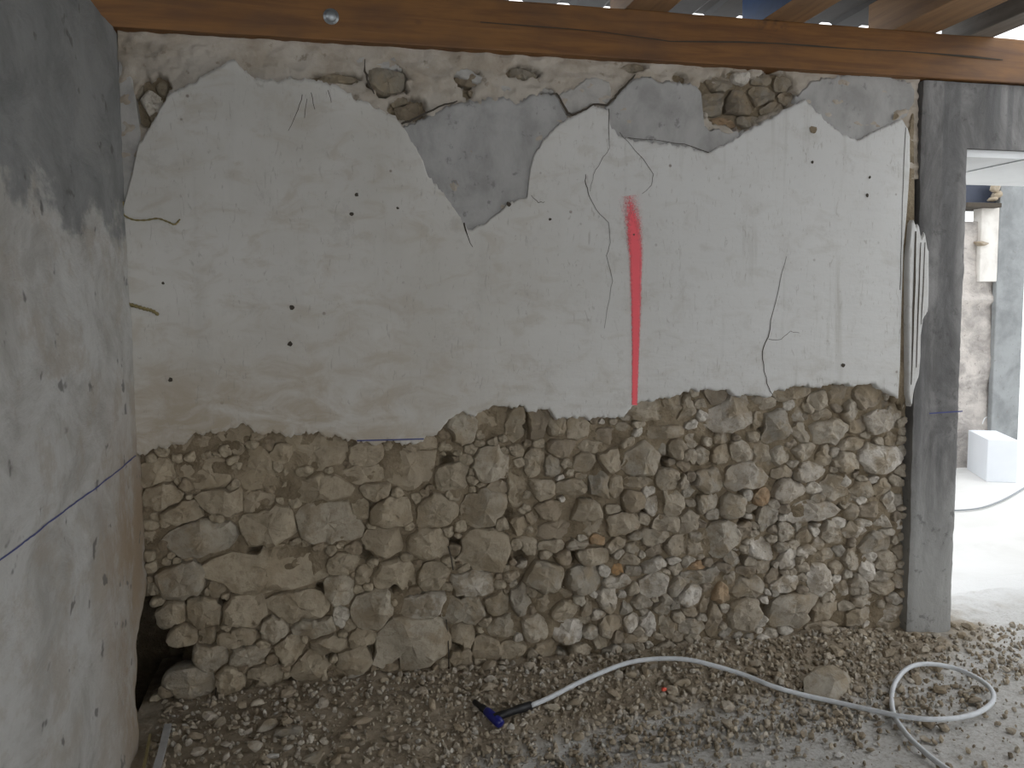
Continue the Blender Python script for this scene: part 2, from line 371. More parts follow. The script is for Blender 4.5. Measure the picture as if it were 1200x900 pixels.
# red spray line and blue chalk line, thin films of paint that follow the plaster
def film(name, pts, mat, off, parent=wall, seg=3, soft=False, X=None):
    """pts: (px, py, half width px)"""
    L = []
    for a, b in zip(pts[:-1], pts[1:]):
        n = max(2, int(math.hypot(b[0]-a[0], b[1]-a[1])/4))
        for k in range(n): L.append([a[i]+(b[i]-a[i])*k/n for i in range(3)])
    L.append(list(pts[-1])); vs, w = [], []
    for i, (x, y, h) in enumerate(L):
        a = L[max(i-1, 0)]; b = L[min(i+1, len(L)-1)]; dx, dy = b[0]-a[0], b[1]-a[1]; l = math.hypot(dx, dy) or 1
        for s in range(seg):
            t = (s/(seg-1)*2-1)
            qx, qy = x-dy/l*h*t, y+dx/l*h*t
            if X is None:
                p = on_y(qx, qy, 0); p = Vector((p.x, off+undul(p.x, p.z), p.z))
            else:
                p = on_x(qx, qy, X); p = Vector((left_x(p.y, p.z)+.0015, p.y, p.z))
            vs.append(p); w.append((1-abs(t))*min(1, .25+i/ (len(L)*.35) if soft else 1))
    fs = [(i*seg+s, i*seg+s+1, (i+1)*seg+s+1, (i+1)*seg+s) for i in range(len(L)-1) for s in range(seg-1)]
    me = mesh(name, vs, fs)
    at = me.attributes.new('cover', 'FLOAT', 'POINT'); at.data.foreach_set('value', w)
    return link(name, me, mat, parent)
mt, nt, b = newmat('red_spray_paint'); q = NB(nt); P = geo(q)
at = q.n('ShaderNodeAttribute', attribute_name='cover')
al = q.math('ADD', at.outputs['Fac'], q.math('MULTIPLY', q.math('SUBTRACT', q.noise(P, 160, 3, .6), .5), .55))
b.inputs['Base Color'].default_value = (.95, .12, .15, 1); b.inputs['Roughness'].default_value = .6
q.l(q.ramp(al, .05, .62), b.inputs['Alpha']); M_RED = mt
tag(film('spray_mark', [(735, 230, 15), (740, 262, 13.5), (743, 300, 10), (743, 360, 7.5), (742.5, 420, 5.5), (741.5, 474, 4.5)], M_RED, -.0185, seg=9, soft=True), 'red spray paint line')
tag(film('chalk_line', [(418, 515.5, .8), (460, 514.5, .8), (496, 513.5, .8)], M_CHALK, -.0185), 'blue chalk line')

CRACKS = [[(650, 111, 1.2), (657, 121, 1.5), (664, 134, 1.8), (670, 136, 1.5), (682, 131, 1.4), (693, 124, 1.2), (709, 125, 1.5), (718, 116, 1.6), (724, 108, 1.6), (733, 100, 1.3), (742, 89, 1.3)],
          [(542, 262, 1.2), (546, 275, 1), (553, 290, .6)], [(711, 128, 1), (712, 150, .6), (713, 175, .45), (702, 190, .5), (694, 205, .4), (690, 225, .4)],
          [(685, 205, .6), (685, 216, 1.1), (689, 232, .7), (697, 246, .5), (712, 262, .5), (714, 285, .45), (709, 300, .5), (716, 330, .45), (712, 350, .4), (706, 385, .4)],
          [(724, 157, .6), (738, 172, .5), (752, 188, .6), (763, 205, .6), (762, 218, .5), (750, 228, .4)],
          [(918, 300, .4), (912, 330, .55), (903, 365, .6), (897, 395, 1.1), (890, 412, 1), (893, 435, .8), (898, 455, .9), (903, 463, .6)],
          [(897, 397, .6), (912, 398, .5), (924, 388, .45), (934, 390, .4)],
          [(733, 162, .8), (765, 166, .5), (800, 170, .8), (828, 180, .9)],
          [(1058, 150, .7), (1052, 290, .5), (1051, 340, .8)], [(143, 250, 1), (144, 300, .7), (147, 400, .7), (150, 440, 1)],
          [(622, 230, .5), (630, 238, .7), (637, 237, .5)], [(470, 146, 1.4), (483, 142, 1.6), (500, 134, 1.3), (520, 124, 1.2), (535, 120, 1)],
          [(428, 72, 1), (427, 85, 1.4), (432, 100, 1.4), (438, 112, 1)], [(355, 112, .8), (350, 130, .8), (338, 155, .5)], [(365, 111, .7), (369, 130, .6)], [(385, 108, .8), (388, 122, .5)], [(360, 118, .6), (357, 140, .5)]]
for c in CRACKS:
    pts = []
    for a_, b_ in zip(c[:-1], c[1:]):
        for k in range(3):
            t = k/3; pts.append((a_[0]+(b_[0]-a_[0])*t+RNG.uniform(-.8, .8), a_[1]+(b_[1]-a_[1])*t+RNG.uniform(-.8, .8), (a_[2]+(b_[2]-a_[2])*t)*(.5 if a_[2] < 1.15 else .85)))
    pts.append((c[-1][0], c[-1][1], c[-1][2]*.5)); film('crack', pts, M_DARK, -.0183, seg=2)
for c in ([(1066, 272, .8), (1065, 330, 1.3), (1063, 400, .9), (1061, 450, .5)], [(1072, 285, .5), (1070, 350, .7), (1067, 430, .5)], [(1077, 285, .4), (1075, 340, .5), (1073, 380, .4)]):
    film('crack', c, M_DARK, -.0335, seg=2)
# drilled plugs and small gouges in the plaster
for (x, y, r_) in [(342, 360, 2.6), (340, 403, 2.8), (1019, 208, 1.8), (1016, 229, 2.4), (645, 257, 1.6), (743, 275, 1.2), (412, 251, 2.2), (418, 228, 2), (952, 190, 1.8), (200, 445, 2.4), (596, 239, 2.6), (953, 152, 5), (1050, 136, 4), (191, 332, 1.6), (466, 244, 1.5), (988, 428, 2.6)]:
    p = on_y(x, y, -.0186); p.y += undul(p.x, p.z); R_ = r_*.0034; n = 9
    vs = [p+Vector((0, -.0005, 0))]+[p+Vector((cos(2*pi*k/n)*R_*RNG.uniform(.7, 1.2), -.0002, sin(2*pi*k/n)*R_*RNG.uniform(.7, 1.2))) for k in range(n)]
    link('plaster_hole', mesh('plaster_hole', vs, [(0, k+1, (k+1) % n+1) for k in range(n)]), M_DARK if r_ < 4 else M_MORT, wall)

# ------------------------------------------------------------------ the stones laid in the wall, one by one (centre x, y, width, height, tone)
S = """235 518 52 26 m|275 508 46 26 m|183 557 34 30 m|245 557 54 30 m|300 551 36 48 m|333 532 34 26 m|368 531 84 36 m|190 582 40 28 n|214 602 46 26 n|262 590 60 30 n|298 590 36 28 m|374 575 84 30 n|237 632 80 38 g
314 619 70 42 n|384 613 80 46 l|312 668 142 52 n|211 682 64 38 g|256 690 22 22 n|237 720 42 36 n|202 721 32 30 n|214 747 34 22 n|242 747 20 22 n|284 718 54 36 n|278 751 46 22 n|350 712 76 32 n|321 741 32 28 l
367 738 48 22 l|247 772 36 28 l|292 772 46 26 l|339 764 34 34 n|387 759 42 22 n|364 785 42 36 n|223 804 56 32 g|269 800 34 28 n|310 796 42 28 n|347 810 26 20 b
450 639 46 34 n|504 640 50 36 n|570 647 56 44 n|400 664 36 22 n|427 676 20 22 n|465 677 50 34 n|508 677 34 32 n|556 687 52 30 b|396 694 38 34 l|439 717 44 42 l|496 712 52 30 b|546 718 50 36 g|584 710 28 28 n|400 726 18 28 b
427 750 32 22 n|482 753 88 58 l|543 750 28 34 n|541 774 26 26 n|592 739 36 30 l|571 762 34 26 n|415 777 38 30 n|413 803 34 18 b|456 798 30 20 n|606 765 34 22 n
544 500 36 36 l|578 492 40 38 m|528 560 42 32 n|577 547 38 42 l|532 583 22 16 n|568 598 56 38 l|482 548 60 54 m|443 577 36 24 n|460 600 48 36 n|512 602 54 36 n|423 597 22 34 n|431 535 42 26 m|428 558 48 22 m|492 522 46 20 m|586 571 24 14 m
606 497 26 42 n|633 496 26 38 d|606 530 18 16 n|628 540 24 34 n|649 548 18 32 g|606 570 20 48 n|635 573 30 26 n|656 502 26 30 n|678 502 36 26 m|661 528 30 28 d|694 524 36 22 n|717 510 50 20 d|731 503 20 12 n|750 507 14 14 b
763 481 46 26 n|793 475 30 26 n|779 505 44 24 n|756 541 46 38 l|793 529 24 24 n|714 543 26 28 n|688 542 26 26 n|704 571 28 36 g|724 571 16 26 n|674 573 36 26 n|753 567 40 18 n|788 562 34 30 n|745 587 32 28 d|767 594 14 24 b|790 590 28 30 n
645 600 42 24 d|690 600 44 26 n|733 614 44 24 n|784 615 36 20 n|608 618 20 22 n|655 622 50 28 d|696 620 46 20 n|772 632 34 20 n|621 644 22 26 n|650 641 34 16 n|678 641 30 14 l|703 634 18 14 o|725 639 26 20 l|696 654 32 20 n|664 656 22 22 d
640 675 44 36 g|685 681 40 34 g|728 670 18 10 o|740 659 26 14 n|725 683 30 15 b|768 663 28 22 b|795 642 34 22 n|773 686 34 24 b|714 706 26 30 b|753 709 24 20 l|781 711 22 22 l|610 706 24 36 g|640 708 34 18 n|663 718 36 20 n|692 713 16 26 n
629 738 34 32 l|667 743 38 28 B|715 735 24 28 l|743 734 13 22 b|764 736 18 28 B|750 751 30 10 n|641 763 26 20 n|684 765 28 14 n|786 738 20 24 n|798 690 18 24 l
807 478 24 28 n|842 467 34 22 d|862 486 56 44 L|891 494 16 20 n|896 474 36 18 n|912 503 32 42 g|942 508 24 20 g|974 505 44 30 l|930 461 44 20 n|961 470 26 20 l|987 461 30 26 d|938 487 16 20 b|966 488 30 16 l|999 482 20 34 l|1020 467 30 32 d
1007 502 26 20 d|1035 497 30 34 L|1051 485 14 40 L|1036 540 48 36 B|1003 521 24 16 n|809 535 22 22 l|827 533 20 22 l|847 533 20 24 n|873 530 26 24 l|896 536 20 32 n|917 533 26 26 l|944 531 26 20 l|968 535 22 26 n|994 543 30 26 n
835 564 32 34 g|877 561 48 36 L|803 567 14 22 l|919 553 28 16 n|951 554 36 24 L|927 578 42 28 L|980 573 28 32 l|958 574 16 18 b|996 566 16 12 b|1016 575 30 20 g|1038 573 20 24 n|833 591 30 22 l|861 592 38 34 l|893 584 18 18 o|884 598 16 16 l
902 608 28 26 g|958 602 62 22 L|1024 601 30 22 d|1045 592 14 26 b|1003 601 20 18 n|1038 614 26 20 b|811 613 26 30 n|848 632 46 34 l|876 620 20 20 d|926 626 16 24 l|947 629 16 20 l|978 627 24 28 l|1006 625 28 18 B|1031 637 34 20 g
896 646 28 26 B|927 657 18 28 B|950 649 28 13 B|968 655 30 14 l|1001 656 20 30 l|1022 671 16 26 B|1042 659 24 20 n|1036 690 30 16 n|1059 685 16 18 B|820 665 24 10 o|816 645 24 20 n|828 678 54 18 g|849 694 18 30 o|879 690 38 28 l
880 669 20 16 d|897 669 18 16 n|912 678 20 20 d|926 686 34 18 B|964 683 32 34 B|984 668 20 20 n|991 692 18 20 B|1010 688 22 24 g|811 701 26 26 B|811 737 32 22 l|812 720 24 12 n|876 721 40 38 n|898 706 10 14 b|932 718 56 40 l|969 719 38 24 n
1008 724 26 22 l|1016 705 50 13 l|1056 704 14 14 L|1049 722 40 20 L|1044 741 48 18 n|965 737 46 12 n|839 728 20 34 d|828 711 12 20 n"""
UP = """455 95 40 26 g|478 130 24 20 d|470 118 18 12 n|548 93 26 13 d|612 86 30 10 g|742 79 24 8 n|640 112 14 9 n|395 92 44 9 n
846 97 26 14 n|872 91 20 11 B|892 92 20 12 g|920 96 18 14 g|838 120 24 22 g|866 120 30 22 d|893 112 26 18 g|851 143 34 10 o|880 142 28 11 l|905 130 24 18 n|922 113 14 14 n|176 120 24 24 B|159 104 12 26 g|188 103 12 16 n|186 138 16 12 d|560 108 20 8 n"""
TONE = {'m': (.43, .36, .26), 'n': (.425, .36, .26), 'g': (.37, .335, .27), 'l': (.45, .40, .315), 'L': (.50, .45, .375), 'b': (.60, .555, .475), 'B': (.70, .66, .59), 'd': (.30, .24, .165), 'o': (.46, .25, .08)}
def parse(t):
    out = []
    for l in t.replace('\n', '|').split('|'):
        a = l.split(); out.append((float(a[0]), float(a[1]), float(a[2]), float(a[3]), a[4]))
    return out
main = parse(S); upper = parse(UP)
bot_f = lerp_pts(BOT[:59])
# fill the gaps with small chinking stones
def covered(x, y, lst, g=1.0):
    return any(((x-s[0])/(s[2]*.5*g))**2+((y-s[1])/(s[3]*.5*g))**2 < 1 for s in lst)
fill = []
foot = lerp_pts([(160, 830), (300, 815), (450, 806), (600, 782), (700, 768), (900, 758), (1070, 752)])
for _ in range(9000):
    x = RNG.uniform(172, 1066); y = RNG.uniform(455, 830)
    if y < bot_f(x)+4 or y > foot(x): continue
    if in_poly(x, y, VOID_PX) or (x < 236 and 735 < y < 800): continue
    s = RNG.uniform(7, 15) if x > 600 else RNG.uniform(6, 14)
    if covered(x, y, main, 1.2) or covered(x, y, fill, 1.8): continue
    fill.append((x, y, s*1.25, s, RNG.choice('nnldgb' if x > 600 else 'nnnd')))
allst = main+fill
rim = .0
def make_stone(s, others, idx):
    x, y, w, h, tn = s
    rr = random.Random(idx*31+5); ang0 = rr.uniform(-.12, .12); NS = 26
    c3 = on_y(x, y, 0.0); sx = (on_y(x+1, y, 0)-on_y(x, y, 0)).x; sz = (on_y(x, y, 0)-on_y(x, y+1, 0)).z
    rad = []
    near = sorted(others, key=lambda o: math.hypot(o[0]-x, o[1]-y)-.5*max(o[2], o[3]))[:14]
    near = [o for o in near if o is not s]+[(a, b_, r_*2.0, r_*1.8) for a, b_, r_ in HOLLOWS if math.hypot(a-x, b_-y) < max(w, h)]
    for k in range(NS):
        a = 2*pi*k/NS; ca, sa = cos(a), sin(a)
        e = 2.7                                           # squarish outline
        A, B = w*.5, h*.5
        R0 = 1/((abs(ca)/A)**e+(abs(sa)/B)**e)**(1/e)
        cap = R0*(1.45 if x > 590 else 1.36); r_ = cap; t = .35*cap
        while t < cap:
            X, Y = x+ca*t, y+sa*t
            wx_ = 4.2*noise.noise(Vector((X*.055, Y*.055, 1)))+2.2*noise.noise(Vector((X*.14, Y*.14, 4))); wy_ = 4.2*noise.noise(Vector((X*.055, Y*.055, 8)))+2.2*noise.noise(Vector((X*.14, Y*.14, 6)))
            X += wx_; Y += wy_
            me_ = ((abs(X-x)/A)**e+(abs(Y-y)/B)**e)**(1/e)
            hit = False
            for o in near:
                dx, dy = abs(X-o[0])/(o[2]*.5), abs(Y-o[1])/(o[3]*.5)
                if (dx**e+dy**e)**(1/e) < me_: hit = True; break
            if hit: break
            t += cap*.04
        rad.append(min(t, cap))
    # corners knocked off at random, then a little smoothing
    ang_ = x > 590 or s in upper                        # broken angular stones on the right, blockier ones on the left
    for _ in range(rr.randint(3, 5) if ang_ else rr.randint(1, 3)):
        a = rr.uniform(0, 2*pi); dmax = max(rad[k]*cos(2*pi*k/NS-a) for k in range(NS))*rr.uniform(.70 if ang_ else .8, .97)
        for k in range(NS):
            dc = cos(2*pi*k/NS-a)
            if dc > .2: rad[k] = min(rad[k], dmax/dc)
    rad = [(rad[k-1]+10*rad[k]+rad[(k+1) % NS])/12*rr.uniform(.96, 1.045) for k in range(NS)]
    m_px = min(w, h); flush = tn in 'm'
    Hh = (.020 if flush else min(.050, max(.022, m_px*.0033*.42*rr.uniform(.75, 1.35))))
    base = .036; shr = 1.0 if flush else .985
    tl = (rr.uniform(-.22, .22), rr.uniform(-.25, .18)) if not flush else (0, 0)
    planes = [(rr.uniform(0, 2*pi), rr.uniform(.1, .55), rr.uniform(.5, .95)) for _ in range(5)]
    RINGS = [(.92, None), (1.0, None), (.97, 1), (.91, 1), (.80, 1), (.64, 1), (.46, 1), (.25, 1)]
    vs = []; sc_ = m_px*.0033*.5
    for ri, (rf, top_) in enumerate(RINGS):
        for k in range(NS):
            a = 2*pi*k/NS; R = rad[k]*rf*shr
            dx, dz = cos(a)*R*sx, -sin(a)*R*sz
            nzv = noise.noise(Vector((dx*22+idx*3.1, dz*22, 1.3)))
            if ri == 0: yy = base+.05
            elif ri == 1: yy = base+.006
            else:
                prof = (1-rf**5)**.6
                hh = Hh*prof
                for (pa, sl, off) in planes:
                    lim = Hh*off*1.35-sl*((dx*cos(pa)+dz*sin(pa)))
                    hh = min(hh, max(lim, Hh*.15))
                yy = base-hh-(tl[0]*dx+tl[1]*dz)*prof
                yy += .009*nzv+.008*noise.noise(Vector((dx*55, dz*55, idx*1.7)))+.0035*noise.noise(Vector((dx*130, dz*130, idx*1.7)))
            j_ = 1+.05*noise.noise(Vector((a*2.2, ri*.6, idx*2.3)))
            vs.append(Vector((dx*j_, yy, dz*j_)))
    n0 = len(vs); vs.append(Vector((0, sum(v.y for v in vs[-NS:])/NS-.001, 0)))
    fs = [(r*NS+k, (r+1)*NS+k, (r+1)*NS+(k+1) % NS, r*NS+(k+1) % NS) for r in range(len(RINGS)-1) for k in range(NS)]
    fs += [((len(RINGS)-1)*NS+k, n0, (len(RINGS)-1)*NS+(k+1) % NS) for k in range(NS)]
    return vs, [f[::-1] for f in fs], Vector((c3.x, 0, c3.z))
def tone(tn, x, rr):
    c = TONE[tn]; t = min(1, max(0, (x-480)/350))            # yellower stone on the left, greyer-pink on the right
    l = sum(c)/3; g_ = (l*1.06, l*1.0, l*.93)
    v = rr.uniform(.9, 1.1)
    return tuple((c[i]*(1-.36*t)+g_[i]*.36*t)*v for i in range(3))+(1,)
parts = upper+sorted(allst, key=lambda s: -s[2]*s[3])
stuff_v, stuff_f, stuff_c = [], [], []
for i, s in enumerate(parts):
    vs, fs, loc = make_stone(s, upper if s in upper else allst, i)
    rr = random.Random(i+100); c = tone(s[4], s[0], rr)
    if s in upper and s[4] not in 'B': c = tuple(v*.72 for v in c[:3])+(1,)  # stones in the upper holes: recess shade multiplied into their colour
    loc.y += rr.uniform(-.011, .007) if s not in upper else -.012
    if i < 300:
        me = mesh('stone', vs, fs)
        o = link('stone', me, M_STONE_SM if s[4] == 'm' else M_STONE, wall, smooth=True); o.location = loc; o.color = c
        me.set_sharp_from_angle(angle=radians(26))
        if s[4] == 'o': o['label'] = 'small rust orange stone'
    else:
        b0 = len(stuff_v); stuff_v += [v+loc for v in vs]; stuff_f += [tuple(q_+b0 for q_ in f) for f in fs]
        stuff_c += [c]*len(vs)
if stuff_v:
    me = mesh('chinking_stones', stuff_v, stuff_f)
    a = me.color_attributes.new('tint', 'FLOAT_COLOR', 'POINT'); a.data.foreach_set('color', [v for c in stuff_c for v in c])
    tag(link('chinking_stones', me, M_TINT, wall), kind='stuff')
# sticks left in the joints
for (a, b_) in [((523, 726), (526, 784)), ((253, 790), (252, 818)), ((525, 640), (531, 668))]:
    link('twig', tube_me('twig', [on_y(*a, .012), on_y((a[0]+b_[0])/2+1, (a[1]+b_[1])/2, .004), on_y(*b_, .01)], .0022, 6), M_DARK, wall)

# ------------------------------------------------------------------ left wall
edge_px = [(640, 177), (660, 176), (690, 171), (720, 165), (750, 161), (790, 159), (830, 159), (860, 161), (899, 163)]
def left_end(z):
    """where the left wall's coat stops, short of the corner near the floor"""
    if z > .56: return .03
    ys = [on_x(px, py, XL) for py, px in edge_px]
    zs = [p.z for p in ys]; yy = [p.y for p in ys]
    v = float(np.interp(z, zs[::-1], yy[::-1])); return min(.03, v+.012*fbm(z*14, 1, 2, 4))
def left_x(y, z):
    return XL+.012*fbm(y*1.7, z*1.3, 5, 3)+.004*fbm(y*9, z*7, 2, 4)-.02*max(0, z-1.7)*0+.0016*fbm(y*40, z*40, 2, 2)
ny, nz = 260, 200; vs = []
for j in range(nz+1):
    z = -.03+2.362*j/nz; ye = left_end(z)
    for i in range(ny+1):
        t = i/ny; y = ye-(ye+6.0)*t**2.2
        x = left_x(y, z)-(.006 if i < 1 else 0)
        vs.append((x, y, z))
    ny1 = ny+1
fs = [(j*ny1+i, (j+1)*ny1+i, (j+1)*ny1+i+1, j*ny1+i+1) for j in range(nz) for i in range(ny)]
n = len(vs)
for j in range(nz+1):                                  # thickness of the coat at its broken end, and its back
    z = vs[j*ny1][2]; vs.append((XL-.05, vs[j*ny1][1]+.004, z)); vs.append((XL-.05, -.75, z))
for j in range(nz):
    a, b_ = n+2*j, n+2*j+2
    fs.append((j*ny1, a, b_, (j+1)*ny1)); fs.append((a, a+1, b_+1, b_))
wl = link('wall_left', recalc(mesh('wall_left', vs, fs)), M_LEFT); tag(wl, kind='structure', label='rough grey and white rendered wall on the left')
# body of the left wall behind the coat, hollow at the corner
for nm, args in (('wall_body', (XL-.55, XL-.052, -6, -.75, -.03, 2.325)), ('wall_body', (XL-.55, XL-.34, -.75, .02, -.03, 2.325)), ('wall_body', (XL-.34, XL-.052, -.75, .02, .75, 2.325))):
    link(nm, box_me(nm, *args, bev=0), M_MORT, wl, smooth=False)
tag(film('chalk_line', [(-20, 670, 1.0), (0, 655, 1.0), (60, 610, .9), (110, 573, .8), (158, 534, .7)], M_CHALK, 0, parent=wl, X=XL), 'blue chalk line')
# lime strands sticking out of the corner
M_STRAND = mat_flat('old_yellow_twine', (.27, .22, .10), .9)
def strand(pts, r_, lab, y):
    P_ = catmull([on_y(a, b_, y) for a, b_ in pts], 8)
    o = link('twine', tube_me('twine', P_, [r_*(1+.25*sin(i*1.7)) for i in range(len(P_))], 7), M_STRAND)
    tag(o, lab, 'twine')
strand([(144, 236), (144, 250), (155, 257), (170, 258), (185, 256), (197, 260), (205, 263), (211, 257)], .0028, 'thin wavy yellow twine on the plaster beside the left corner, upper of two', -.023)
strand([(140, 352), (150, 356), (160, 359), (170, 362), (178, 364), (186, 369)], .0055, 'thick greenish twine stub poking from the left corner, lower of two', -.025)

# ------------------------------------------------------------------ concrete doorway frame (left jamb and lintel), right jamb beyond the frame
YF = -.022
xa = on_y(1068, 600, YF).x; xj = on_y(1124, 480, YF).x; zl = on_y(1150, 183, YF).z
bm = bmesh.new()
def grid_face(xs, zs):
    return [[bm.verts.new((x, YF+.006*fbm(x*6, z*3, 8, 4)+.002*fbm(x*40, z*30, 8, 3)+(.004 if i in (0, len(xs)-1) else 0), z)) for i, x in enumerate(xs)] for z in zs]
door = tag(empty('door_1', ((xa+xj)/2, 0, 0)), kind='structure', label='open doorway framed in bare cast concrete')
def slab(name, x0, x1, z0, z1, y1=.42, stp=.014, edge=0.0):
    nx, nz = max(2, int((x1-x0)/stp)), max(2, int((z1-z0)/stp)); vs = []
    for j in range(nz+1):
        z = z0+(z1-z0)*j/nz
        for i in range(nx+1):
            x = x0+(x1-x0)*i/nx
            e = (.004*fbm(z*9, 4, x0, 4) if i in (0, nx) else 0)
            vs.append((x+e, YF+.005*fbm(x*6, z*3, 8, 4)+.002*fbm(x*40, z*30, 8, 3)+(.006 if i in (0, nx) else 0), z))
    nx1 = nx+1; fs = [(j*nx1+i, j*nx1+i+1, (j+1)*nx1+i+1, (j+1)*nx1+i) for j in range(nz) for i in range(nx)]
    n = len(vs)
    for j in range(nz+1):
        z = z0+(z1-z0)*j/nz; vs.append((x0, y1, z)); vs.append((x1, y1, z))
    for j in range(nz):
        a = n+2*j
        fs.append((j*nx1, (j+1)*nx1, a+2, a)); fs.append((j*nx1+nx, a+1, a+3, (j+1)*nx1+nx)); fs.append((a, a+2, a+3, a+1))
    fs.append(tuple(range(nx1))[::-1]+(n, n+1)); fs.append(tuple(nz*nx1+i for i in range(nx1))+(n+2*nz+1, n+2*nz))
    o = link(name, recalc(mesh(name, vs, fs)), M_CON, None); o.data.set_sharp_from_angle(angle=radians(45)); o.parent = door; o.matrix_parent_inverse = Matrix.Translation(-door.location); return o
slab('concrete_post', xa, xj, -.03, zl+.03)
slab('concrete_lintel', xa, xj+1.3, zl+.03, 2.335)
M_WHITE = mat_simple('white_board', (.86, .88, .89), (.80, .82, .83), 3, rough=.6, bump=.05)
o = link('soffit_board', box_me('soffit_board', xj-.15, xj+1.1, .0, .66, zl-.001, zl+.03, bev=.002), M_WHITE, smooth=False); o.parent = door; o.matrix_parent_inverse = Matrix.Translation(-door.location); o['label'] = 'white soffit board under the lintel'
w0, w1 = on_z(1130, 202, zl-.004), on_z(1215, 184, zl-.004)
tag(link('wire', tube_me('wire', catmull([w0, (w0+w1)/2+Vector((0, .01, 0)), w1], 6), .0022, 6), mat_flat('grey_wire', (.35, .38, .38), .6)), 'thin wire running slantwise under the white soffit of the doorway', 'wire')
slab('concrete_post', xj+1.02, xj+1.3, -.03, zl+.03)
tag(film('chalk_line', [(1083, 483.5, .7), (1122, 481, .7)], M_CHALK, YF-.006, parent=wall), 'blue chalk line')
wr = link('wall_right', box_me('wall_right', xj+1.3, xj+3.2, 0, .42, -.03, 2.335, bev=0), M_CREAM, smooth=False); tag(wr, kind='structure', label='wall continuing right of the doorway')

wr2 = link('wall_right', box_me('wall_right', 4.5, 4.8, -6.2, -2.3, -.03, 2.6, bev=0), M_CREAM, smooth=False); tag(wr2, kind='structure', label='side wall of the room, out of view')  # added out of view to keep sky light off the left wall
# ------------------------------------------------------------------ roof: beam on the wall, joists, sheets
bz0 = on_y(700, 66.5, -.04).z; bz1 = on_y(860, 20, -.04).z
beam = link('roof_beam', box_me('roof_beam', -1.5, 4.6, -.04, .13, bz0, bz1, bev=.005, cut=.12, rough=.0022), M_BEAM)
for p in beam.data.polygons: p.use_smooth = False
tag(beam, 'long orange-brown squared timber beam lying on top of the stone wall', 'beam')
film('crack', [(560, 31, .5), (640, 37, .6), (700, 42, .4), (780, 53, .6), (860, 53.5, .9), (900, 55, .6), (945, 58, 1.0), (985, 61, .5), (1050, 64, .5), (1090, 67, .8), (1130, 70.5, 1.4), (1165, 74, .6)], M_DARK, -.0435, parent=beam)
pb = on_y(388, 19, -.045)
bm = bmesh.new(); bmesh.ops.create_uvsphere(bm, u_segments=16, v_segments=8, radius=.019)
for v in bm.verts: v.co = Vector((v.co.x, v.co.y*.55, v.co.z))
bmesh.ops.create_cone(bm, cap_ends=True, segments=20, radius1=.026, radius2=.026, depth=.003, matrix=Matrix.Translation((0, .003, 0)) @ Matrix.Rotation(pi/2, 4, 'X'))
me = bpy.data.meshes.new('bolt'); bm.to_mesh(me); bm.free()
o = link('bolt', me, mat_flat('zinc', (.42, .45, .47), .45, .7), beam); o.location = pb; o['label'] = 'grey domed bolt head'
JZ = bz1; jh = .15
JS = [(on_y(728, 10, 0).x, on_y(778, 14, 0).x, M_JOIST, 'brown wooden joist crossing the beam, leftmost in view'),
      (on_y(888, 24, 0).x, on_y(936, 27, 0).x, M_JOIST, 'brown wooden joist painted blue on its left side'),
      (on_y(1040, 36, 0).x, on_y(1090, 40, 0).x, M_JOIST, 'pale brown wooden joist between the blue-sided one and the grey one'),
      (on_y(1128, 44, 0).x, on_y(1156, 47, 0).x, M_JGREY, 'grey weathered joist at the edge of the roof, beside the sky')]
for i, (a, b_, mt_, lab) in enumerate(JS):
    me = box_me('joist', a, b_, -6, .12, JZ+.0, JZ+jh, bev=.004)
    me.materials.append(mt_); me.materials.append(M_BLUE)
    if i == 1:
        for p in me.polygons:
            if p.normal.x < -.9: p.material_index = 1
    tag(link('joist', me, mt_, smooth=False), lab, 'joist', 'joists under the roof sheets')
# ribbed roof sheets; the first is added out of view to shut out sky light
sheets = [(2.92+.0, 4.6), (-1.6, .35), (.3, JS[1][0]+.03), (JS[1][0]-.02, JS[3][0]+.10)]
for i, (a, b_) in enumerate(sheets):
    yfr = -2.3 if i == 0 else .40
    n = int((b_-a)/.02); prof = []
    for k in range(n+1):
        x = a+(b_-a)*k/n; ph = (x*5) % 1; prof.append((x, JZ+jh+.004*i+(.012 if ph < .3 else 0)))
    vs = []; 
    for (x, z) in prof: vs += [(x, -6.2, z+.02), (x, yfr, z), (x, yfr, z+.006), (x, -6.2, z+.026)]
    fs = []
    for k in range(n):
        for q_ in range(4): fs.append((4*k+q_, 4*k+(q_+1) % 4, 4*k+4+(q_+1) % 4, 4*k+4+q_))
    fs += [(0, 1, 2, 3), (4*n+3, 4*n+2, 4*n+1, 4*n)]
    tag(link('roof_sheet', recalc(mesh('roof_sheet', vs, fs)), M_ROOF, smooth=False), ['dark ribbed roof sheet behind the viewer on the right', 'dark ribbed roof sheet over the left end of the wall', 'dark ribbed roof sheet left of the blue-sided joist', 'dark ribbed roof sheet right of the blue-sided joist'][i], 'roof sheet', 'roof sheets over the joists')
pe = [on_y(1170, 34, .25), on_y(1196, 56, .25)]
pe = [pe[0]+(pe[0]-pe[1])*1.0, pe[1]+(pe[1]-pe[0])*.6]

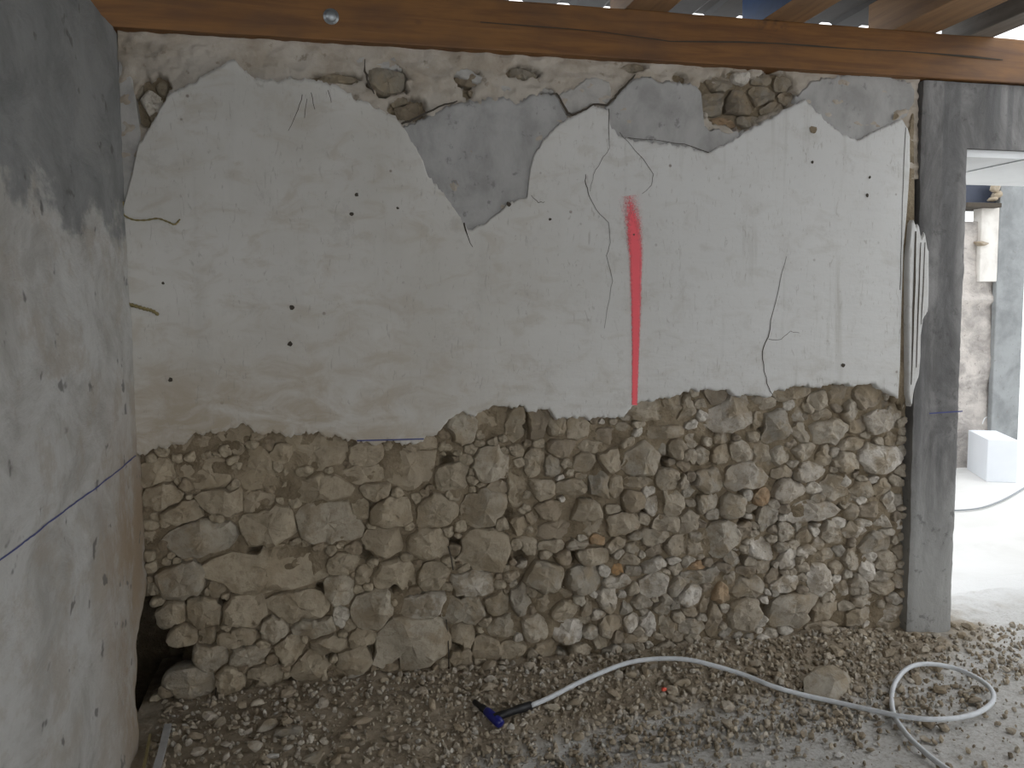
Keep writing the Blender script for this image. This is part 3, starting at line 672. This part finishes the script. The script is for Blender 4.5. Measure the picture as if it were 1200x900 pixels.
# ------------------------------------------------------------------ ground
def heap(x, y):
    """height of the rubble heap along the wall foot"""
    hb = float(np.interp(x, [-.7, -.2, .4, 1.0, 1.6, 2.2, 2.6, 3.0, 3.6], [.095, .11, .11, .095, .085, .07, .03, .010, .0]))
    fr = float(np.interp(x, [-.7, .3, .8, 1.4, 2.0, 2.5, 3.2], [-1.4, -.75, -.52, -.50, -.52, -.38, -.30]))
    t = min(1, max(0, (y-fr)/(0.02-fr)))
    hh = hb*(t*t*(3-2*t))**.8
    hh += (.014*fbm(x*3.2, y*3.2, 6, 4)+.005*fbm(x*15, y*15, 6, 3))*min(1, t*3)
    return hh+.001*fbm(x*8, y*8, 2, 3)
def ground_z(x, y): return max(heap(x, y)-.004, .001*0)
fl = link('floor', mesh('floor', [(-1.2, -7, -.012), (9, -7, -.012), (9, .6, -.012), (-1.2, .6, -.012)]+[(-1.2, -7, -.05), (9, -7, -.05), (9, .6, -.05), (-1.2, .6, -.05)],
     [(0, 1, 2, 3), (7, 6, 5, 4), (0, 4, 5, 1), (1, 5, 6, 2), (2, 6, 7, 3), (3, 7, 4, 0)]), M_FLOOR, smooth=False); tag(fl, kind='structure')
nx, ny = 330, 190; ax0, ax1, ay0, ay1 = -.64, 3.9, -1.9, .42
vs = []
for j in range(ny+1):
    for i in range(nx+1):
        x = ax0+(ax1-ax0)*i/nx; y = ay0+(ay1-ay0)*j/ny; vs.append((x, y, heap(x, y)-.006))
fs = [(j*(nx+1)+i, j*(nx+1)+i+1, (j+1)*(nx+1)+i+1, (j+1)*(nx+1)+i) for j in range(ny) for i in range(nx)]
me = mesh('rubble_heap', vs, fs)
# heap material: brown debris where it is piled, grey dust where it thins out
mt, nt, b = newmat('debris_ground'); q = NB(nt); P = geo(q); sep = q.n('ShaderNodeSeparateXYZ'); q.l(P, sep.inputs[0])
w = q.noise(P, 14, 7, .7); f = q.noise(P, 70, 5, .7); w2 = q.noise(P, 3, 5, .65)
br = q.mix(q.ramp(w, .35, .68), (.41, .345, .26), (.27, .22, .155)); gr = q.mix(q.ramp(f, .42, .75), (.64, .63, .605), (.38, .35, .305)); gr = q.mix(q.ramp(q.math('ADD', sep.outputs['Y'], q.math('MULTIPLY', w2, .5)), .0, .75), gr, (.80, .80, .79))  # gr whitens towards the doorway as well, painting in the light there
hz = q.math('ADD', sep.outputs['Z'], q.math('MULTIPLY', q.math('SUBTRACT', w2, .5), .05))
c = q.mix(q.ramp(hz, .002, .03), gr, br); q.l(c, b.inputs['Base Color']); b.inputs['Roughness'].default_value = .95
q.l(q.bump(f, 1.0, .008, q.bump(w, .6, .02)), b.inputs['Normal'])
rh = link('rubble_heap', me, mt); tag(rh, 'brown dirt and debris heaped along the foot of the stone wall', 'debris', kind='stuff')

def rock_me(seed, sub=1, flat=.6):
    rr = random.Random(seed); bm = bmesh.new(); bmesh.ops.create_icosphere(bm, subdivisions=sub, radius=1)
    pl = [(Vector((rr.gauss(0, 1), rr.gauss(0, 1), rr.gauss(0, 1))).normalized(), rr.uniform(.5, .85)) for _ in range(7)]
    for v in bm.verts:
        v.co *= 1+.25*noise.noise(v.co*1.3+Vector((seed*3.3, 0, 0)))
        for n_, d in pl:
            e = v.co.dot(n_)-d
            if e > 0: v.co -= n_*e
    bm.verts.ensure_lookup_table()
    sc_ = (rr.uniform(.85, 1.25), rr.uniform(.65, .95), flat*rr.uniform(.75, 1.2))
    for v in bm.verts: v.co = Vector((v.co.x*sc_[0], v.co.y*sc_[1], v.co.z*sc_[2]))
    me = bpy.data.meshes.new('rubble'); bm.to_mesh(me); bm.free(); return me
DEB = [(.45, .39, .30), (.38, .32, .235), (.49, .435, .35), (.33, .27, .195), (.46, .41, .34), (.41, .345, .255), (.54, .495, .42)]
def spawn(rr):
    while True:
        x = rr.uniform(-.56, 3.3); y = rr.uniform(-1.35, .02)
        if x > xa-.03 and x < xj+.02 and y > -.06: continue
        if x < xa and y > .005: continue
        fr = float(np.interp(x, [-.7, .3, .8, 1.4, 2.0, 2.5, 3.3], [-1.4, -.8, -.60, -.58, -.60, -.45, -.36]))
        d = 1 if y > fr else math.exp((y-fr)*6)*.28+.025
        if x > 2.3: d *= .55
        if rr.random() < d: return x, y
def screen(p):
    d = Vector(p)-CAM; z = d.dot(fw); return 600+F*d.dot(rt)/z, 450-F*d.dot(up)/z
hose_line = lerp_pts([(622, 827), (700, 790), (735, 777), (805, 773), (875, 792), (940, 814), (1030, 834), (1130, 840)])
def above_hose(x, y): return y < hose_line(x)
lib = [rock_me(i, 2 if i < 8 else 1, .62) for i in range(14)]
for me in lib: me.materials.append(M_STONE); 
rr = random.Random(21); placed = []
def free(x, y, r_):
    return all((x-a)**2+(y-b_)**2 > (r_+c_)**2*.62 for a, b_, c_ in placed)
# individually placed pieces seen in the photo: px, py, radius m, colour, label
SPEC = [(974, 800, .105, (.42, .385, .32), 'large flat tan stone slab lying on the heap, biggest piece in front of the wall'),
        (320, 885, .020, (.66, .64, .60), 'small bright white stone at the bottom left of the heap'),
        (368, 888, .045, (.36, .33, .27), 'flat grey-tan stone near the bottom edge at left'),
        (340, 856, .040, (.24, .22, .18), 'dark lumpy stone left of centre of the heap'),
        (422, 843, .040, (.42, .35, .28), 'long pinkish tan stone left of the blue hose fitting'),
        (461, 837, .018, (.58, .55, .49), 'pale stone left of the blue hose fitting'),
        (489, 843, .023, (.50, .46, .39), 'slanting pale elongated stone just left of the blue hose fitting'),
        (575, 795, .027, (.56, .53, .47), 'pale stone above the blue hose fitting, against the wall foot'),
        (613, 847, .016, (.68, .65, .60), 'white stone touching the black grip of the hose fitting'),
        (601, 850, .015, (.46, .42, .33), 'tan stone just under the blue hose fitting'),
        (675, 822, .036, (.37, .32, .24), 'squarish tan stone below the start of the hose'),
        (648, 827, .026, (.47, .43, .35), 'pale tan stone beside the start of the hose'),
        (766, 836, .030, (.33, .285, .21), 'rounded brown stone in the middle of the heap'),
        (868, 799, .017, (.62, .60, .56), 'white stone just below the curve of the hose'),
        (645, 887, .027, (.46, .43, .37), 'pale round stone at the bottom edge below the hose'),
        (984, 884, .018, (.74, .74, .72), 'white chip alone on the dusty floor at the bottom'),
        (1107, 806, .020, (.34, .31, .26), 'brown stone inside the hose loop'),
        (1101, 759, .034, (.34, .28, .21), 'brown stone at the foot of the concrete post'),
        (740, 790, .034, (.35, .30, .22), 'brown stone under the crest of the hose'),
        (800, 799, .030, (.40, .35, .27), 'tan stone right of the red chip')]
for i, (px, py, r_, c_, lab) in enumerate(SPEC):
    p = on_z(px, py, .04)
    for _ in range(3): p = on_z(px, py, ground_z(p.x, p.y)+r_*.3)
    o = bpy.data.objects.new('rubble_stone', lib[i % 8]); col.objects.link(o)
    o.scale = (r_, r_*(.8 if i else .95), r_*(.8 if i else .45)); o.rotation_euler = (rr.uniform(-.2, .2), rr.uniform(-.2, .2), rr.uniform(-.5, .5)) if i else (.55, -.1, .2)
    o.location = (p.x, p.y, ground_z(p.x, p.y)+r_*(.22 if i else .14)); o.color = c_+(1,)
    placed.append((p.x, p.y, r_)); tag(o, lab, 'stone', 'loose stones on the heap')
cnt = len(SPEC); tries = 0
while cnt < 300 and tries < 30000:
    tries += 1; x, y = spawn(rr); r_ = .0145+.021*rr.random()**2.2
    if not free(x, y, r_) or x > 2.75: continue
    placed.append((x, y, r_)); cnt += 1
    o = bpy.data.objects.new('rubble_stone', lib[rr.randrange(14)]); col.objects.link(o)
    o.scale = (r_, r_, r_*rr.uniform(.7, 1)); o.rotation_euler = (rr.uniform(-.5, .5), rr.uniform(-.5, .5), rr.uniform(0, 6.3))
    o.location = (x, y, ground_z(x, y)+r_*.28); c_ = DEB[rr.randrange(7)]; v = rr.uniform(.85, 1.15); o.color = (c_[0]*v, c_[1]*v, c_[2]*v, 1)
    q_ = sum(c_); tn = 'pale tan' if q_ > 1.25 else 'dark brown' if q_ < .9 else 'mid brown'
    qx, qy = screen(o.location)
    zone = ('close to the foot of the left wall' if qx < 290 else 'near the stone wall foot, left of the blue hose fitting' if qx < 550 and qy < 842 else 'nearer the viewer, left of the blue hose fitting' if qx < 550 else 'between the wall foot and the rising hose' if qx < 800 and above_hose(qx, qy) else 'below the hose, between the blue fitting and the large slab' if qx < 940 else
            'inside the hose loop' if 1046 < qx < 1166 and 778 < qy < 842 else 'between the hose and the right end of the stone wall' if qx < 1046 and above_hose(qx, qy) else 'between the hose loop and the concrete post' if qy < 780 else 'on the dusty floor around the hose loop')
    sz = 'larger' if r_ > .024 else 'small'
    tag(o, f'{sz} {tn} broken stone {zone}', 'stone', f'{sz} {tn} stones {zone}')
# all finer gravel in one mesh
tmpl = []
for i in range(10):
    me = rock_me(50+i, 1, .6); tmpl.append(([v.co.copy() for v in me.vertices], [tuple(p.vertices) for p in me.polygons])); bpy.data.meshes.remove(me)
gv, gf, gc = [], [], []
for _ in range(10500):
    x, y = spawn(rr); r_ = .0035+.014*rr.random()**1.9
    if (y < -.9 and rr.random() < .3) or (x < .3 and rr.random() < .4): continue
    R = Euler((rr.uniform(0, 6.3), rr.uniform(0, 6.3), rr.uniform(0, 6.3))).to_matrix()*r_
    V, Fc = tmpl[rr.randrange(10)]; b0 = len(gv); T_ = Vector((x, y, ground_z(x, y)+r_*.25))
    gv += [R @ v+T_ for v in V]; gf += [tuple(q_+b0 for q_ in f) for f in Fc]
    c_ = DEB[rr.randrange(7)] if rr.random() < .97 else (.60, .57, .51); v = rr.uniform(.8, 1.15)
    gc += [(c_[0]*v, c_[1]*v, c_[2]*v, 1)]*len(V)
me = mesh('gravel', gv, gf); a = me.color_attributes.new('tint', 'FLOAT_COLOR', 'POINT'); a.data.foreach_set('color', [v for c in gc for v in c])
tag(link('gravel', me, M_TINT, smooth=False), 'fine broken stone gravel and mortar crumbs strewn along the wall foot', 'gravel', kind='stuff')
# red chip
p = on_z(778, 806, .06); o = link('red_chip', rock_me(77, 1, .6), mat_flat('red_plastic', (.75, .10, .05), .5), smooth=False)
o.scale = (.013,)*3; o.location = (p.x, p.y, ground_z(p.x, p.y)+.012); tag(o, 'small orange-red chip on the debris under the hose curve', 'chip')
# pale strips at the bottom left
def strip(pts, w_, mat, lab):
    P_ = []
    for a, b_, dz in pts:
        p = on_z(a, b_, .1)
        for _ in range(3): p = on_z(a, b_, ground_z(p.x, p.y)+dz)
        P_.append(p)
    vs = []
    for i, p in enumerate(P_):
        t = (P_[min(i+1, len(P_)-1)]-P_[max(i-1, 0)]).normalized(); s_ = t.cross(Vector((0, 0, 1))).normalized()*w_
        vs += [p-s_, p+s_, p+s_+Vector((0, 0, .006)), p-s_+Vector((0, 0, .006))]
    fs = [(4*i+k, 4*i+(k+1) % 4, 4*i+4+(k+1) % 4, 4*i+4+k) for i in range(len(P_)-1) for k in range(4)]+[(3, 2, 1, 0), tuple(4*len(P_)-4+k for k in range(4))]
    tag(link('lath', recalc(mesh('lath', vs, fs)), mat, smooth=False), lab, 'lath')
M_LATH = mat_flat('pale_lath', (.42, .42, .42), .7)
strip([(180, 915, .015), (190, 880, .022), (197, 850, .012)], .011, M_LATH, 'pale flat lath lying at the foot of the left wall')
strip([(165, 915, .01), (171, 890, .014), (176, 862, .012)], .004, M_STRAND, 'thin brown stick beside the pale lath at the left wall')

# ------------------------------------------------------------------ hose with its fitting
HP = [(622, 827, .012), (645, 817, .018), (672, 803, .022), (700, 790, .026), (735, 777, .028), (770, 772, .028), (805, 773, .026), (840, 781, .02), (875, 792, .014), (905, 804, .012), (940, 814, .012),
      (985, 824, .012), (1030, 834, .018), (1060, 840, .026), (1095, 843, .03), (1130, 840, .024), (1152, 832, .02), (1164, 820, .02), (1160, 806, .024), (1142, 793, .028), (1115, 782, .03), (1085, 778, .03),
      (1064, 783, .028), (1050, 798, .024), (1045, 816, .018), (1048, 838, .012), (1062, 860, .012), (1082, 880, .011), (1108, 900, .011), (1150, 925, .010)]
def gp(a, b_, dz):
    p = on_z(a, b_, .03)
    for _ in range(5): p = on_z(a, b_, max(ground_z(p.x, p.y), 0)+dz)
    return p
hp = catmull([gp(a, b_, c+.004) for a, b_, c in HP], 8)
hose = empty('air_hose', hp[0]); tag(hose, 'pale grey flexible hose looping over the debris, with blue and black fitting', 'hose')
def sub(name, me, mat, lab=None):
    o = link(name, me, mat, hose); o.matrix_parent_inverse = Matrix.Translation(-hose.location)
    if lab: o['label'] = lab
    return o
sub('tube', tube_me('tube', hp, .0088, 12), mat_flat('hose_rubber', (.66, .69, .72), .45))
M_BLK = mat_flat('black_rubber', (.012, .012, .014), .5); M_NAVY = mat_flat('blue_plastic', (.012, .016, .17), .35)
A = gp(626, 825, .012); Bp = gp(606, 832, .016); Cp = gp(578, 841, .022); Dp = gp(583, 845, .02); E1 = gp(570, 833, .022); E2 = gp(555, 822, .022)
dr = (Cp-A)
sub('grip', tube_me('grip', [A+(A-Bp)*.05, A*.8+Bp*.2, A*.78+Bp*.22, Bp*.9+A*.1, Bp, Bp*.55+Cp*.45, Cp], [.010, .0105, .0145, .015, .0128, .0135, .013], 16), M_BLK, 'black rubber grip')
sub('elbow', tube_me('elbow', [Dp+(Dp-E1)*.35, Dp+(Dp-E1)*.3, Dp, Dp*.5+E1*.5, E1, E1*.95+E2*.05], [.009, .0155, .0175, .0165, .0145, .012], 18), M_NAVY, 'dark blue plastic coupling')
sub('nozzle', tube_me('nozzle', [E1, E1*.6+E2*.4, E1*.58+E2*.42, E1*.1+E2*.9, E2], [.0125, .0125, .0095, .0095, .0075], 14), M_BLK, 'black nozzle end')

# ------------------------------------------------------------------ yard seen through the doorway
M_YARD = mat_simple('white_dusty_yard', (.80, .80, .79), (.72, .72, .70), 2, bump=.2)
yard = link('ground', mesh('ground', [(-3, .6, -.012), (16, .6, -.012), (16, 14, -.012), (-3, 14, -.012), (9, -7, -.012), (16, -7, -.012), (9, .6, -.012)], [(0, 6, 1, 2, 3), (4, 5, 1, 6)]), M_YARD, smooth=False); tag(yard, kind='structure', label='pale dusty yard beyond the doorway')
YW = 3.1
M_FAR = mat_simple('far_wall_render', (.56, .52, .485), (.30, .28, .265), 4.5, bump=.9, bd=.03, spots=(.24, .215, .20), sc=(1, 1, 1.4))
fx1 = on_y(1172, 380, YW).x; ztop = on_y(1160, 260, YW).z
n1, n2 = 70, 60; vs = []
for j in range(n2+1):
    for i in range(n1+1):
        x = 2.2+(fx1+.1-2.2)*i/n1; z = -.02+(ztop+.02)*j/n2
        vs.append((x, YW+.03*fbm(x*3, z*3, 1, 5)-(.03 if (1.45 < z < 1.5) else 0), z))
fs = [(j*(n1+1)+i, j*(n1+1)+i+1, (j+1)*(n1+1)+i+1, (j+1)*(n1+1)+i) for j in range(n2) for i in range(n1)]
n = len(vs); vs += [(2.2, YW+.4, -.02), (fx1+.1, YW+.4, -.02), (fx1+.1, YW+.4, ztop), (2.2, YW+.4, ztop)]
fs += [(n, n+3, n+2, n+1), tuple(n2*(n1+1)+i for i in range(n1+1))+(n+2, n+3), tuple(j*(n1+1)+n1 for j in range(n2, -1, -1))+(n+1, n+2), tuple(j*(n1+1) for j in range(n2+1))+(n+3, n)]
fw_ = link('wall_far', mesh('wall_far', vs, fs), M_FAR); tag(fw_, kind='structure', label='old rendered stone wall across the yard')
# pale pilaster and upper stones of that wall
def at_box(name, pxa, pxb, pya, pyb, Y, th, mat, **kw):
    a = on_y(pxa, pya, Y); b_ = on_y(pxb, pyb, Y)
    return link(name, box_me(name, a.x, b_.x, Y, Y+th, b_.z, a.z, **kw), mat, smooth=False)
M_PALE = mat_simple('pale_render', (.72, .70, .66), (.60, .57, .53), 6)
o = at_box('pale_pilaster', 1151, 1176, 242, 330, YW-.045, .1, M_PALE, bev=.01); o.parent = fw_
o = at_box('wall_ledge', 1134, 1174, 237, 243, YW-.12, .3, M_DARK, bev=.005); o.parent = fw_
for (x, y, w, h) in [(1166, 219, 18, 12), (1168, 229, 14, 10), (1163, 234, 12, 6), (1150, 285, 16, 8)]:
    c0 = on_y(x, y, YW-.04); me = rock_me(int(x+y), 2, .9); me.materials.append(M_STONE)
    o = bpy.data.objects.new('stone', me); col.objects.link(o); o.parent = fw_; o.location = c0; o.scale = (w*.0035, .07, h*.0045); o.color = (.50, .44, .36, 1)
YP = YW-.05
ppost = at_box('concrete_column', 1173, 1193, 212, 512, YP, .05, mat_simple('yard_concrete', (.30, .315, .32), (.20, .21, .215), 4, spots=(.2, .2, .2)), bev=.01)
me = ppost.data
for v in me.vertices:
    if v.co.z < 1: v.co.z = min(v.co.z, -.01)
tag(ppost, 'grey concrete column standing in the yard beyond the doorway', 'column')
o = at_box('yard_beam', 1100, 1174, 212, 240, YW+.05, .25, mat_flat('blue_grey_board', (.045, .055, .085), .6), bev=.01); tag(o, 'dark blue-grey board beam on top of the far wall', 'beam')
# white foam block with a cable loop behind it
pz = on_z(1133, 548, 0); pq = on_z(1156, 563, 0)
fl_ = on_z(1131, 555, 0); Hb = on_y(1145, 516, pq.y).z
pr_ = on_z(1180, 556, 0)
e1 = (pz-pq).length; e2 = .22
me = box_me('foam_block', -e1, 0, 0, e2, -.012, Hb, bev=.006)
o = link('foam_block', me, mat_simple('white_foam', (.84, .88, .93), (.80, .84, .90), 2, bump=.03), smooth=False)
o.location = (pq.x, pq.y, 0); o.rotation_euler = (0, 0, math.atan2(pq.y-pz.y, pq.x-pz.x))
tag(o, 'white foam block standing on the bright yard floor', 'block')
yl = pq.y+.55
lp = catmull([on_y(a, b_, yl) for a, b_ in [(1149, 530), (1149, 512), (1150, 500), (1153, 491), (1157, 489), (1160, 495), (1159, 505), (1155, 518), (1151, 532)]], 6)
tag(link('cable', tube_me('cable', lp, .009, 8), mat_flat('white_cable', (.75, .77, .78), .5)), 'white cable loop rising behind the foam block', 'cable')
cp = catmull([on_z(a, b_, .0) for a, b_ in [(1100, 598), (1125, 598), (1150, 595), (1175, 586), (1200, 572), (1235, 550)]], 6)
tag(link('cord', tube_me('cord', cp, .006, 8), mat_flat('grey_cord', (.30, .33, .36), .6)), 'thin grey cord lying across the bright yard floor', 'cord')
